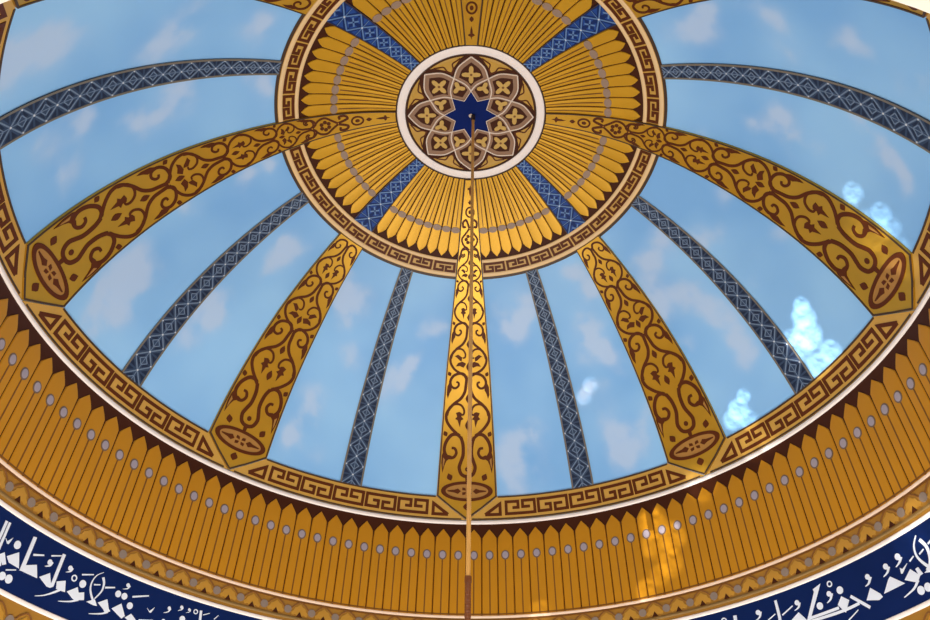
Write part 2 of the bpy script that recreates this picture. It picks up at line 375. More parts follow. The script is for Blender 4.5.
for k, where in bays.items():
    mb = MB(dm); a0 = 22.5 * k
    nu, nv = 44, 88
    mb.grid(lambda a, b: (a0 + .02 + 22.46 * a, 31.5 + 48.2 * b), nu, nv, 0, .06)
    o = mb.build('vault_panel', 'sky_paint', loc=dm(a0 + 11.25, 79.7))
    tag(o, 'painted sky panel ' + where, 'ceiling panel', 'painted sky panels', 'thing')
    at = o.data.attributes.new('cloud', 'FLOAT', 'POINT'); L = Vector(o.location)
    at.data.foreach_set('value', [cloud_value(v.co + L) for v in o.data.vertices])

# ------------------------------------------------------------------ gold ribs
def hw(phi):
    T = [(12.6, 4.3), (33, 4.9), (50, 5.55), (75, 5.85), (90, 5.85)]
    for (a, x), (b, y) in zip(T, T[1:]):
        if phi <= b: return x + (y - x) * (phi - a) / (b - a)
    return 5.85
PH_FOOT, PH_TIP = 74.7, 79.0
def make_rib(cardinal):
    base = dm(0, PH_TIP)
    t = thing('gilded_rib', base, None, 'rib', 'gilded scrollwork ribs')
    top = 12.65 if cardinal else 32.6
    ru = lambda w, p: (w * hw(p), p)
    rb = MB(lambda w, p, h: dm(*ru(w, p), h))
    rb.grid(lambda a, b: (2 * a - 1, top + (PH_FOOT - top) * b), 8, 40, .030, .028)
    rb.grid(lambda a, b: ((2 * a - 1) * (1 - b), PH_FOOT + (PH_TIP - PH_FOOT) * b), 8, 6, .030, .028)
    rb.build('rib_body', 'gold_rib', t)
    for s in (-1, 1):
        e = MB(rb.fn); e.ribbon([(s * .965, top + (PH_FOOT - top) * k / 40) for k in range(41)] + [(s * .49, (PH_FOOT + PH_TIP) / 2 - .1), (0.0, PH_TIP - .2)], lambda x: .013 + .010 * x, .036, .012)
        e.build('edge_line', 'dark_line', t)
    WD = lambda p: .060 * hw(p) * math.sin(rad(p)) / 5.6          # stroke width in metres
    H1, H2 = .036, .009
    def leaf(name, w, p, lw, lp, rot=0.0, m='brown', par=None):
        q = MB(rb.fn); pts = []
        for a, b in ((0, -1), (.55, -.45), (.8, 0), (.6, .45), (0, 1), (-.6, .45), (-.8, 0), (-.55, -.45)):
            x, y = a * lw, b * lp
            # rotate in a locally square frame
            k = hw(p) * math.sin(rad(p)); X = x * k; c, s = math.cos(rot), math.sin(rot)
            pts.append((w + (X * c - y * s) / k, p + X * s + y * c))
        q.poly(pts, H1, H2); return q.build(name, m, par or t)
    def scroll(s, pa, pb, straight=False):
        L = pb - pa; f = lambda w, q: (s * w, pa + q * L)
        W = WD(pa + .3 * L)
        q = MB(rb.fn)
        q.ribbon([f(*x) for x in ((.07, .03), (.2, -.045), (.42, -.055), (.66, -.01), (.78, .08), (.72, .165), (.55, .19), (.42, .15), (.42, .10), (.52, .085))], lambda x: W * (1.05 - .35 * x), H1, H2, smooth=5)
        q.ribbon([f(*x) for x in ((.06, .0), (.10, .15), (.14, .25), (.30, .36), (.62, .47), (.84, .61), (.82, .74), (.62, .86)) + (((.40, .945), (.25, 1.01)) if straight else ((.3, .94), (.05, 1.0)))], W, H1 + .001, H2, smooth=5)
        q.poly([f(*x) for x in ((.78, .06), (.90, .17), (.90, .30), (.84, .37), (.78, .28), (.70, .22), (.74, .15))], H1 - .001, H2)
        q.build('scroll', 'brown', t)
    def inner(s, pa, pb, trefoil):
        L = pb - pa; f = lambda w, q: (s * w, pa + q * L)
        W = WD(pa + .6 * L) * .85
        q = MB(rb.fn)
        q.ribbon([f(*x) for x in ((.83, .65), (.74, .52), (.52, .455), (.28, .47), (.15, .55), (.17, .62), (.28, .63))], lambda x: W * (1 - .3 * x), H1, H2, smooth=5)
        if trefoil:
            q.poly([f(*x) for x in ((.24, .60), (.34, .58), (.48, .60), (.42, .66), (.50, .70), (.40, .72), (.30, .84), (.26, .72), (.16, .70), (.25, .66))], H1 - .001, H2)
        else:
            q.poly([f(*x) for x in ((.30, .62), (.50, .565), (.66, .60), (.55, .63), (.42, .68), (.32, .70))], H1 - .001, H2)
            q.poly([f(*x) for x in ((.10, .74), (.28, .70), (.48, .73), (.58, .80), (.40, .79), (.22, .82))], H1 - .001, H2)
        q.build('inner_curl', 'brown', t)
    waists = [33.6, 42.0, 52.0, 63.6]
    hearts = list(zip(waists, waists[1:]))
    if cardinal: hearts = [(27.2, 33.6)] + hearts
    for i, (pa, pb) in enumerate(hearts):
        L = pb - pa
        for s in (-1, 1):
            scroll(s, pa, pb, pb > 60); inner(s, pa, pb, (i + (0 if cardinal else 1)) % 2 == 1)
            leaf('side_leaf', s * .84, pb - .05 * L, .11, .05 * L, rot=s * .5)
        leaf('centre_leaf', 0, pa + .36 * L, .13, .075 * L)
        leaf('centre_leaf', 0, pa + .80 * L, .13, .085 * L)
    # foot scroll: two curls and a closed loop
    pa, pb = 63.6, 74.0; L = pb - pa
    for s in (-1, 1):
        f = lambda w, q: (s * w, pa + q * L)
        W = WD(68)
        q = MB(rb.fn)
        q.ribbon([f(*x) for x in ((.30, -.02), (.42, -.055), (.62, -.03), (.80, .10), (.84, .26), (.70, .37), (.50, .37), (.40, .29), (.46, .21), (.58, .20))], lambda x: W * (1.1 - .35 * x), H1, H2, smooth=5)
        q.ribbon([f(*x) for x in ((.26, -.01), (.18, .10), (.15, .22), (.16, .34), (.23, .45), (.28, .55), (.22, .655), (.11, .70), (0, .71))], W, H1 + .001, H2, smooth=5)
        q.build('foot_scroll', 'brown', t)
        q = MB(rb.fn)
        q.poly([f(*x) for x in ((.84, .22), (.92, .34), (.92, .48), (.86, .66), (.80, .52), (.74, .44), (.62, .39), (.50, .36), (.66, .33), (.78, .35))], H1 + .002, H2)
        q.build('foot_leaf', 'brown', t)
        q = MB(rb.fn); q.poly([f(*x) for x in ((.80, .42), (.87, .38), (.87, .52), (.85, .58))], H1 + .006, H2); q.build('leaf_heart', 'tan_gold', t)
        leaf('side_leaf', s * .60, 71.15, .13, .75, rot=s * .45)
    q = MB(rb.fn); q.disc(0, pa + .58 * L, .075, .45, H1, H2, n=10); q.build('centre_dot', 'brown', t)
    q = MB(rb.fn); q.poly([(-.07, 71.15), (.07, 71.15), (.05, 72.0), (-.05, 72.0)], H1, H2); q.build('stem', 'brown', t)
    # oval at the foot
    q = MB(rb.fn); n = 40; pc = 73.75
    V = []
    for k in range(n):
        a = 2 * math.pi * k / n
        for r in (0, 1): V.append(rb.fn((.87 - .155 * r) * math.cos(a), pc + (1.85 - .52 * r) * math.sin(a), .040))
    V += [rb.fn(.87 * math.cos(2 * math.pi * k / n), pc + 1.85 * math.sin(2 * math.pi * k / n), .030) for k in range(n)]
    V += [rb.fn(.715 * math.cos(2 * math.pi * k / n), pc + 1.33 * math.sin(2 * math.pi * k / n), .030) for k in range(n)]
    F = []
    for k in range(n):
        j = (k + 1) % n
        F += [[2 * k, 2 * k + 1, 2 * j + 1, 2 * j], [2 * n + k, 2 * k, 2 * j, 2 * n + j], [2 * k + 1, 3 * n + k, 3 * n + j, 2 * j + 1]]
    q.add(V, F); ov = q.build('oval_medallion', 'brown', t)
    q = MB(rb.fn); q.grid(lambda a, b: ((.72 * (1 - b) + .01) * math.cos(2 * math.pi * a), pc + (1.34 * (1 - b) + .02) * math.sin(2 * math.pi * a)), 32, 4, .033, .004); q.build('oval_field', 'tan_gold', ov)
    q = MB(rb.fn)
    for s in (-1, 1):
        q.poly([(s * x, pc + y) for x, y in ((.20, 0), (.30, .50), (.42, .26), (.64, .10), (.66, -.08), (.42, -.26), (.30, -.50))], .038, .006)
        q.poly([(s * x, pc + y) for x, y in ((.03, .12), (.16, .22), (.15, .72), (.05, .6))], .038, .006)
        q.poly([(s * x, pc + y) for x, y in ((.03, -.12), (.16, -.22), (.15, -.72), (.05, -.6))], .038, .006)
    q.build('oval_flower', 'brown', ov)
    leaf('foot_diamond', 0, 76.6, .15, .72)
    if cardinal:
        # the slender end that runs in to the white ring
        for s in (-1, 1):
            q = MB(rb.fn)
            q.ribbon([(s * w, p) for w, p in ((.05, 22.6), (.40, 23.6), (.74, 24.7), (.62, 25.8), (.30, 26.5), (.05, 27.0))], .030, H1, H2, smooth=5)
            q.ribbon([(s * w, p) for w, p in ((.08, 26.9), (.35, 26.4), (.68, 27.0), (.72, 27.8), (.5, 28.1))], .030, H1 + .001, H2, smooth=4)
            q.ribbon([(s * w, p) for w, p in ((.06, 22.5), (.4, 20.9), (.75, 21.3), (.70, 22.3), (.42, 22.2))], .034, H1 + .001, H2, smooth=4)
            q.build('scroll', 'brown', t)
        q = MB(rb.fn)
        for k in range(6):
            a = k * math.pi / 3; q.disc(.34 * math.cos(a), 24.8 + .72 * math.sin(a), .17, .36, H1, H2, n=8)
        q.build('rosette', 'brown', t)
        q = MB(rb.fn); n = 18
        q.ribbon([(.5 * math.cos(2 * math.pi * k / n), 19.2 + 1.0 * math.sin(2 * math.pi * k / n)) for k in range(n)], .026, H1, H2, closed=True)
        q.build('small_ring', 'brown', t)
        q = MB(rb.fn); q.disc(0, 19.2, .2, .42, H1, H2, n=8); q.build('ring_centre', 'brown', t)
        leaf('centre_leaf', 0, 17.2, .32, .5); leaf('centre_leaf', 0, 14.8, .22, 1.2); leaf('side_leaf', 0, 14.4, .6, .35)
    return t
rib_labels = {0: 'gold scrollwork rib at the bottom centre, behind the hanging rod', 45: 'gold scrollwork rib at lower right, running down from the key ring',
              -45: 'gold scrollwork rib at lower left, running down from the key ring', 90: 'gold scrollwork rib sweeping out to the right edge, lit by sun near its foot',
              -90: 'gold scrollwork rib sweeping out to the left edge', 135: 'gold scrollwork rib at top right, its middle cut off by the picture edge',
              -135: 'gold scrollwork rib at top left, its middle cut off by the picture edge', 180: 'gold scrollwork rib at the top centre, above the white ring'}
rc = make_rib(True); rd = make_rib(False)
for az, lab in rib_labels.items():
    src = rc if az % 90 == 0 else rd
    o = src if az in (0, 45) else None
    if o is None:
        o = copy_tree(rc if az % 90 == 0 else rd)
        o.location = dm(0, PH_TIP); o.rotation_euler = (0, 0, 0)
    spin(o, az); o['label'] = lab

# ------------------------------------------------------------------ blue lattice ribs
def make_band(name, p0, p1, hwf, cells, cat, group, inner=False):
    t = thing(name, dm(0, p1), None, cat, group)
    fn = lambda w, p, h: dm(w * hwf(p), p, h)
    q = MB(fn); q.grid(lambda a, b: (2 * a - 1, p0 + (p1 - p0) * b), 4, 36, .016, .014); q.build('band', 'navy' if inner else 'slate_blue', t)
    for s in (-1, 1):
        q = MB(fn); q.ribbon([(s * .96, p0 + (p1 - p0) * k / 36) for k in range(37)], .026 if not inner else .012, .021, .008); q.build('edge_strip', 'dark_line' if inner else 'edge_grey', t)
    # cell borders follow the local width so that the lattice stays square
    tot = [0.0]
    for k in range(400):
        p = p0 + (p1 - p0) * (k + .5) / 400; R, _ = dome_rz(rad(p)); tot.append(tot[-1] + 1.0 / (R * hwf(p)))
    def at(c):
        g = tot[-1] * c / cells; lo = 0
        while lo < 400 and tot[lo + 1] < g: lo += 1
        fr = (g - tot[lo]) / max(1e-9, tot[min(400, lo + 1)] - tot[lo]); return p0 + (p1 - p0) * min(1, (lo + fr) / 400)
    lw = .017 if not inner else .018
    E_ = .88
    for c in range(cells):
        a, m_, b = at(c), at(c + .5), at(c + 1)
        q = MB(fn)
        q.ribbon([(-E_, a), (0, m_), (E_, b)], lw, .020, .006); q.ribbon([(E_, a), (0, m_), (-E_, b)], lw, .0205, .006)
        if not inner:
            q.ribbon([(0, a), (0, b)], lw * .5, .0195, .006)
            d = .40; y = (m_ - a) * .42
            q.ribbon([(-d, a + .02), (0, a + y), (d, a + .02)], lw * .8, .0196, .006); q.ribbon([(-d, b - .02), (0, b - y), (d, b - .02)], lw * .8, .0196, .006)
        else:
            q.ribbon([(-E_, m_), (E_, m_)], lw * .5, .0193, .006)
            for cc, yy in ((a, 1), (b, -1)):
                y = yy * (m_ - a)
                q.ribbon([(-.30, cc + y * .34), (-.05, cc + y * .06)], lw * 1.2, .0196, .006); q.ribbon([(.30, cc + y * .34), (.05, cc + y * .06)], lw * 1.2, .0196, .006)
        la = q.build('lattice_star', 'pale_blue' if not inner else 'sky_line', t)
        q = MB(fn)
        k = hwf(m_) * math.sin(rad(m_))
        q.disc(0, m_, .075, .075 * k, .024, .006, n=8)
        q.build('star_dot', 'dot_pale', la)
        if not inner and c:
            ka = hwf(a) * math.sin(rad(a))
            for sg in (-1, 1):
                q = MB(fn); q.disc(sg * .80, a, .06, .06 * ka, .024, .006, n=8); q.build('edge_dot', 'dot_pale', la)
        # dark leaves of the diamond between two stars
        q = MB(fn)
        for s in (-1, 1):
            q.poly([(s * .18, m_ + (b - m_) * .42), (s * .62, m_ + (b - m_) * .85), (s * .60, m_ + (b - m_) * .97), (s * .12, m_ + (b - m_) * .7)], .0175, .004)
            q.poly([(s * .18, m_ - (m_ - a) * .42), (s * .62, m_ - (m_ - a) * .85), (s * .60, m_ - (m_ - a) * .97), (s * .12, m_ - (m_ - a) * .7)], .0175, .004)
            q.poly([(s * .30, m_ + (b - m_) * .08), (s * .80, m_ + (b - m_) * .55), (s * .86, m_ + (b - m_) * .1)], .0175, .004)
            q.poly([(s * .30, m_ - (b - m_) * .08), (s * .80, m_ - (b - m_) * .55), (s * .86, m_ - (b - m_) * .1)], .0175, .004)
        q.build('dark_petal', 'deep_navy' if not inner else 'bright_blue', la)
    return t
src = make_band('lattice_rib', 32.8, 74.75, lambda p: 2.05, 15, 'rib', 'blue lattice ribs')
for az, lab in {22.5: 'slim blue lattice rib between the lowest and the lower right gold ribs', -22.5: 'slim blue lattice rib between the lowest and the lower left gold ribs',
                67.5: 'slim blue lattice rib under the right gold rib', -67.5: 'slim blue lattice rib under the left gold rib',
                112.5: 'slim blue lattice rib at upper right, above the right gold rib', -112.5: 'slim blue lattice rib at upper left, above the left gold rib'}.items():
    o = src if az == 22.5 else copy_tree(src)
    if o is not src: o.location = dm(0, 74.75); o.rotation_euler = (0, 0, 0)
    spin(o, az); o['label'] = lab
src = make_band('lattice_strip', 12.6, 29.1, lambda p: 4.5, 6, 'strip', 'blue strips of the inner disc', inner=True)
for az, lab in {45: 'blue lattice strip below right of the white ring', -45: 'blue lattice strip below left of the white ring',
                135: 'blue lattice strip above right of the white ring', -135: 'blue lattice strip above left of the white ring'}.items():
    o = src if az == 45 else copy_tree(src)
    if o is not src: o.location = dm(0, 29.1); o.rotation_euler = (0, 0, 0)
    spin(o, az); o['label'] = lab

# ------------------------------------------------------------------ leaf fans of the inner disc
def make_fan():
    t = thing('leaf_fan', dm(22.5, 29.0), None, 'ceiling panel', 'gold leaf fans')
    q = MB(dm); q.rect(.05, 44.95, 12.3, 29.2, 0, .05, nu=20, nv=10); q.build('backing', 'dark_brown', t)
    n = 8; a0, a1 = 4.35, 40.45; w = (a1 - a0) / n
    for k in range(n):
        ca = a0 + (k + .5) * w; g = w * .5 * .945
        q = MB(dm)
        rows = [12.6, 15, 17.5, 20, 22, 24, 25.5, 26.6, 27.3, 27.9, 28.55]; fac = [.88, .9, .92, .94, .95, .97, .99, 1, .95, .62, .03]
        V = []; F = []
        cols = (-1, -.9, 0, .9, 1); hh = (.004, .014, .018, .014, .004)
        for p, fc in zip(rows, fac):
            for c, h in zip(cols, hh): V.append(dm(ca + c * g * fc, p, h))
        for i in range(len(rows) - 1):
            for j in range(4): F.append([i * 5 + j, i * 5 + j + 1, i * 5 + j + 6, i * 5 + j + 5])
        q.add(V, F, 0)
        q.ribbon([(ca, 12.7), (ca, 17), (ca, 22.3)], lambda x: .006 + .008 * x, .0225, .008, mat=1)
        lf = q.build('leaf', ['gold_fan', 'line_brown'], t)
        q = MB(dm); q.disc(ca, 23.1, w * .47, .62, .026, .012, n=14); q.build('leaf_dot', 'grey_mauve', lf)
    return t
src = make_fan()
for k, lab in enumerate(('gold leaf fan right of the lowest rib, below the white ring', 'gold leaf fan at lower right of the white ring, below the right rib',
                         'gold leaf fan at right of the white ring, above the right rib', 'gold leaf fan at the top, right of the top centre rib',
                         'gold leaf fan at the top, left of the top centre rib', 'gold leaf fan at left of the white ring, above the left rib',
                         'gold leaf fan at lower left of the white ring, below the left rib', 'gold leaf fan left of the lowest rib, below the white ring')):
    o = src if k == 0 else copy_tree(src)
    if k: spin(o, 45 * k)
    o['label'] = lab

# ------------------------------------------------------------------ greek keys
KEY = [(.22, .53), (.42, .53), (.42, .03), (0, .03), (0, 1), (1, 1), (1, 0), (.58, 0), (.58, .5), (.84, .5)]
def key_unit(fn, u0, u1, v0, v1, w, h, flip, name, parent, m):
    q = MB(fn)
    pts = [(u0 + (u1 - u0) * a, (v0 + (v1 - v0) * (1 - b if flip else b))) for a, b in KEY]
    q.ribbon(pts, w, h, .007, sub=(.9, .9)); return q.build(name, m, parent)
def make_ring_arc():
    t = thing('key_ring_arc', dm(45, 33.1), None, 'border', 'greek key ring arcs')
    a0, a1 = 4.95, 85.05
    q = MB(dm); q.rect(a0, a1, 29.0, 32.9, .012, .011, nu=40, nv=3); q.build('band', 'gold_key', t)
    q = MB(dm); q.moulding(32.02, .72, .018, a0, a1, 48, base=.010); q.build('cream_edge', 'cream', t)
    q = MB(dm); q.moulding(29.33, .62, .018, a0, a1, 48, base=.010); q.build('cream_edge', 'cream', t)
    q = MB(dm); q.rect(a0, a1, 32.45, 32.95, .014, .006, nu=48, nv=1); q.build('dark_edge', 'dark_line', t)
    n = 9; w = (a1 - a0) / n
    for k in range(n):
        key_unit(dm, a0 + (k + .085) * w, a0 + (k + .915) * w, 29.92, 31.42, .040, .020, k % 2 == 0, 'key', t, 'brown')
    return t
src = make_ring_arc()
for k, lab in enumerate(('greek key ring arc at lower right of the inner disc', 'greek key ring arc at upper right of the inner disc',
                         'greek key ring arc at upper left of the inner disc', 'greek key ring arc at lower left of the inner disc')):
    o = src if k == 0 else copy_tree(src)
    if k: spin(o, 90 * k)
    o['label'] = lab
def make_border():
    t = thing('key_border', dm(22.5, 79.0), None, 'border', 'greek key borders at the dome foot')
    lo, hi = 79.0, 74.75
    q = MB(dm); q.grid(lambda a, b: ((5.9 * (1 - b) + .15 * b) + a * ((45 - 2 * 5.9) * (1 - b) + (45 - .3) * b), hi + (lo - hi) * b), 40, 4, .014, .013); q.build('band', 'gold_key', t)
    q = MB(dm); q.ribbon([(6.0 + 33 * k / 30, hi + .1) for k in range(31)], .024, .020, .008); q.build('edge_line', 'dark_line', t)
    q = MB(dm); q.ribbon([(1.0 + 43 * k / 36, lo - .15) for k in range(37)], .022, .020, .008); q.build('edge_line', 'dark_line', t)
    for s in (0, 1):
        m = lambda u: 45 - u if s else u
        q = MB(dm); q.ribbon([(m(u), p) for u, p in ((3.5, 78.05), (6.35, 78.05), (6.35, 76.1), (3.5, 78.05))], .050, .020, .008, sub=(.8, .8)); q.build('corner_triangle', 'brown', t)
    n = 5; a0, a1 = 7.15, 37.85; w = (a1 - a0) / n
    for k in range(n):
        key_unit(dm, a0 + (k + .06) * w, a0 + (k + .94) * w, 75.75, 78.0, .047, .021, k % 2 == 1, 'key', t, 'brown')
    return t
src = make_border()
for az, lab in {0: 'greek key border under the lower right sky panels, right of the lowest rib', -45: 'greek key border under the lower left sky panels, left of the lowest rib',
                45: 'greek key border at right, between the lower right and right ribs', -90: 'greek key border at left, between the lower left and left ribs',
                90: 'greek key border on the right picture edge, above the right rib foot', -135: 'greek key border on the left picture edge, above the left rib foot'}.items():
    o = src if az == 0 else copy_tree(src)
    if az: spin(o, az)
    o['label'] = lab

# ------------------------------------------------------------------ white rings and the star medallion
t = thing('white_ring', dm(0, 12.6), 'white round moulding around the star medallion at the dome centre', 'moulding')
q = MB(dm); q.moulding(11.63, 1.42, .022, n=120, base=-.002); q.build('bead', 'white_paint', t)
q = MB(dm); q.moulding(12.42, .24, .010, n=120, base=.008); q.build('outer_line', 'dark_line', t)
q = MB(dm); q.moulding(10.84, .18, .010, n=120, base=.004); q.build('inner_line', 'dark_line', t)
q = MB(cm); q.moulding(1.1265, .0125, .030, n=240, base=-.004)
tag(q.build('cornice_ring', 'white_paint', loc=cm(0, 1.127)), 'thin white ring moulding between the key borders and the brown pointed boards', 'moulding')

def fm(r, az):      # flat medallion coordinates (radius in radii, azimuth) -> az, phi
    return az, math.degrees(math.asin(min(.98, r / R_SPH)))
t = thing('star_medallion', dm(0, 10.5), 'round star medallion with eight petals and a navy star at the dome centre', 'medallion')
q = MB(dm); q.grid(lambda a, b: (360 * a, .05 + 10.95 * b), 64, 5, .004, .03); q.build('backing', 'dark_brown', t)
U = 72.0 / .219        # pixels to radii at the crown
R0, RX, RT, RC = .185, 42 / U, 26 / U, 16.5 / U
def arc(pts, n=6):
    xy = [(r * math.sin(rad(a)), r * math.cos(rad(a))) for r, a in pts]
    return [(math.hypot(x, y), math.degrees(math.atan2(x, y))) for x, y in crom(xy, n)]
curve = arc([(R0, 0), (.158, -13), (RX, -22.5), (.100, -36), (RT, -45)])        # petal side from tip to the neighbouring star point
ih = next(i for i, (r, a) in enumerate(curve) if a <= -22.4)
def scaled(poly, k):
    xy = [(r * math.sin(rad(a)), r * math.cos(rad(a))) for r, a in poly]
    mx = sum(x for x, _ in xy) / len(xy); my = sum(y for _, y in xy) / len(xy)
    o = [(mx + (x - mx) * k, my + (y - my) * k) for x, y in xy]
    return [(math.hypot(x, y), math.degrees(math.atan2(x, y))) for x, y in o]
def quatre(cx, cy, rot, r, lobes):
    pts = []
    n = lobes * 8
    for k in range(n):
        a = 2 * math.pi * k / n; rr = r * (.66 + .36 * math.cos(lobes * a))
        rr = max(rr, r * .34)
        pts.append((cx + rr * math.sin(a + rot), cy + rr * math.cos(a + rot)))
    return [(math.hypot(x, y), math.degrees(math.atan2(x, y))) for x, y in pts]
turn = lambda poly, az: [(r, a + az) for r, a in poly]
UV = lambda poly: [fm(r, a) for r, a in poly]
low = [(r, a + 45) for r, a in curve[ih:]]                       # crossing -> star point at azimuth 0
right = [(r, -a) for r, a in curve[:ih + 1]]
lowl = [(r, -a) for r, a in low]                                 # crossing at -22.5 -> star point at 0
cell = curve[:ih + 1] + lowl[1:] + [(r, -a) for r, a in reversed(lowl[:-1])] + right[::-1][1:-1]
kite_l = [(r, -a) for r, a in low]                               # (RX,-22.5)..(RT,0)
kite_full = kite_l + [(RC, -22.5), (RT, -45)] + [(r, a) for r, a in reversed(curve[ih + 1:-1])]
cxy = lambda poly: (sum(r * math.sin(rad(a)) for r, a in poly) / len(poly), sum(r * math.cos(rad(a)) for r, a in poly) / len(poly))
for k in range(8):
    az = 45 * k
    q = MB(dm); q.poly(UV(turn(scaled(cell, .97), az)), .010, .006); pc = q.build('petal_cell', 'tan', t)
    q = MB(dm); q.poly(UV(turn(scaled(cell, .70), az)), .014, .005); q.build('cell_field', 'dark_brown', pc)
    x, y = cxy(scaled(cell, 1)); q = MB(dm); q.poly(UV(turn(quatre(x, y + .004, 0, .027, 4), az)), .019, .006); q.build('quatrefoil', 'gold_flower', pc)
    q = MB(dm); q.poly(UV(turn([(math.hypot(x + .004 * math.cos(j), y + .004 + .004 * math.sin(j)), math.degrees(math.atan2(x + .004 * math.cos(j), y + .004 + .004 * math.sin(j)))) for j in (0, 1.05, 2.1, 3.14, 4.2, 5.24)], az)), .022, .006); q.build('flower_eye', 'line_brown', pc)
    q = MB(dm); q.poly(UV(turn(scaled(kite_full, .95), az)), .009, .005); pk = q.build('kite_cell', 'tan', t)
    q = MB(dm); q.poly(UV(turn(scaled(kite_full, .72), az)), .013, .005); q.build('cell_field', 'dark_brown', pk)
    x, y = cxy(kite_full); q = MB(dm); q.poly(UV(turn(quatre(x, y, rad(-22.5), .020, 3), az)), .018, .006); q.build('trefoil', 'gold_flower', pk)
    # gold filler between two petals and the ring
    fil = [(.188, -22.5 + 17.0 * (1 - 2 * j / 8)) for j in range(9)]
    side = [(r + .006, a) for r, a in arc([(.178, -8.2), (.158, -15), (RX + .012, -22.5)], 4)]
    fil = fil + [(r, -45 - a) for r, a in side][:-1] + side[::-1]
    q = MB(dm); q.poly(UV(turn(scaled(fil, .93), az)), .010, .006); pf = q.build('corner_filler', 'gold_filler', t)
    for sgn in (-1, 1):
        q = MB(dm); q.ribbon(UV(turn(arc([(.143, -22.5), (.155, -22.5 + sgn * 3.5), (.170, -22.5 + sgn * 4.5), (.176, -22.5 + sgn * 9), (.182, -22.5 + sgn * 13)], 4), az)), .020, .015, .006); q.build('filler_scroll', 'brown', pf)
    q = MB(dm); q.ribbon(UV(turn(curve, az)), .017, .020, .012); q.build('petal_outline', 'pale_line', t)
    q = MB(dm); q.ribbon(UV(turn([(r, -a) for r, a in curve], az)), .017, .0203, .012); q.build('petal_outline', 'pale_line', t)
star = []
for k in range(8): star += [(RT, 45 * k), (RC, 45 * k + 22.5)]
q = MB(dm); q.poly(UV(star), .012, .007); st_ = q.build('star', 'star_blue', t)
q = MB(dm); q.ribbon(UV(star), .010, .019, .008, closed=True); q.build('star_outline', 'pale_line', st_)
q = MB(dm); q.poly([(45 * k, .33) for k in range(8)], .03, .02); q.build('boss', 'pale_line', st_)

# ------------------------------------------------------------------ drum of pointed gold boards
t = thing('board_drum', cm(0, .83), 'gold drum of upright pointed boards with grey dots, below the thin white ring', 'wall panelling')
q = MB(cm); q.rect(0, 360, .826, 1.124, 0, .05, nu=192, nv=4); q.build('backing', 'dark_brown', t)
BW = 360 / 127
def board(q, ca):
    g = BW * .5 * .945
    rows = [.829, .9, .98, 1.05, 1.073, 1.085, 1.101]; fac = [1, 1, 1, 1, .97, .62, .03]
    cols = (-1, -.92, -.4, .4, .92, 1); hh = (.003, .013, .016, .016, .013, .003)
    V = [cm(ca + c * g * f, z, h) for z, f in zip(rows, fac) for c, h in zip(cols, hh)]
    q.add(V, [[i * 6 + j, i * 6 + j + 1, i * 6 + j + 7, i * 6 + j + 6] for i in range(len(rows) - 1) for j in range(5)], 0)
    q.ribbon([(ca, .830), (ca, .92), (ca, 1.0)], .018, .0195, .006, mat=1)
def board_dot(q, ca):
    q.disc(ca, 1.0145, .74, .0155, .020, .006, mat=0); q.disc(ca, 1.0145, .54, .0115, .024, .006, mat=1)
order = sorted(range(-64, 63), key=lambda k: abs((k + .5) * BW))
for k in order[:100]:
    ca = (k + .5) * BW
    q = MB(cm); board(q, ca); b = q.build('board', ['gold_drum', 'line_brown'], t)
    q = MB(cm); board_dot(q, ca); q.build('board_dot', ['dot_rim', 'dot_mauve'], b)
q = MB(cm)
for k in order[100:]: board(q, (k + .5) * BW)
o = q.build('rear_boards', ['gold_drum', 'line_brown'], t); o['kind'] = 'stuff'

# ------------------------------------------------------------------ lotus borders and the inscription
MW = 3.98
def lotus(name, ztop, zbot, label, lo_az, fillets):
    H = ztop - zbot; zz = lambda f: zbot + f * H
    t = thing(name, cm(0, zbot), label, 'border')
    q = MB(cm); q.rect(0, 360, zbot, ztop, .004, .054, nu=192, nv=3); q.build('band', 'gold_lotus', t)
    q = MB(cm); q.moulding(zz(.17), .11 * H, .020, n=192, base=.003); q.build('olive_bead', 'olive', t)
    if fillets:
        q = MB(cm); q.moulding(ztop, .0090, .024, n=240, base=-.005); q.build('white_fillet', 'pink_white', t)
        for d in (-1, 1):
            q = MB(cm); q.rect(0, 360, ztop + d * .0075 - .002, ztop + d * .0075 + .002, .018, .02, nu=240, nv=1); q.build('dark_line', 'line_brown', t)
    k = -45
    for k in range(-45, 46):
        ca = k * MW
        if not (lo_az <= abs(ca) <= 92): continue
        q = MB(cm); q.poly([(ca + x * MW, zz(y)) for x, y in ((-.30, .30), (-.36, .42), (-.26, .50), (-.22, .62), (-.10, .68), (0, .78), (.10, .68), (.22, .62), (.26, .50), (.36, .42), (.30, .30), (.16, .36), (.08, .26), (-.08, .26), (-.16, .36))], .012, .007)
        p = q.build('palmette', 'gold_palmette', t)
        q = MB(cm); q.poly([(ca - .12 * MW, zz(.25)), (ca + .12 * MW, zz(.25)), (ca, zz(.46))], .017, .006); q.build('palmette_core', 'dark_brown', p)
        q = MB(cm); q.ribbon([(ca + x * MW, zz(y)) for x, y in ((-.5, .66), (-.36, .60), (-.22, .74), (0, .86), (.22, .74), (.36, .60), (.5, .66))], .016, .014, .008, smooth=4); q.build('wave_line', 'wave_brown', t)
        q = MB(cm); q.disc(ca + .5 * MW, zz(.50), .62, .16 * H, .014, .009); q.build('grey_dot', 'grey_dot', t)
    return t
lotus('lotus_border', .8255, .7605, 'narrow gold border of small palmettes and grey dots, above the navy inscription', 0, True)
lotus('lower_lotus_border', .600, .525, 'narrow gold palmette border below the navy inscription, in the bottom corners', 50, False)
t = thing('inscription_frieze', cm(0, .607), 'navy frieze with white Arabic lettering between two white lines', 'frieze')
q = MB(cm); q.rect(0, 360, .602, .760, .003, .053, nu=192, nv=3); q.build('band', 'navy_frieze', t)
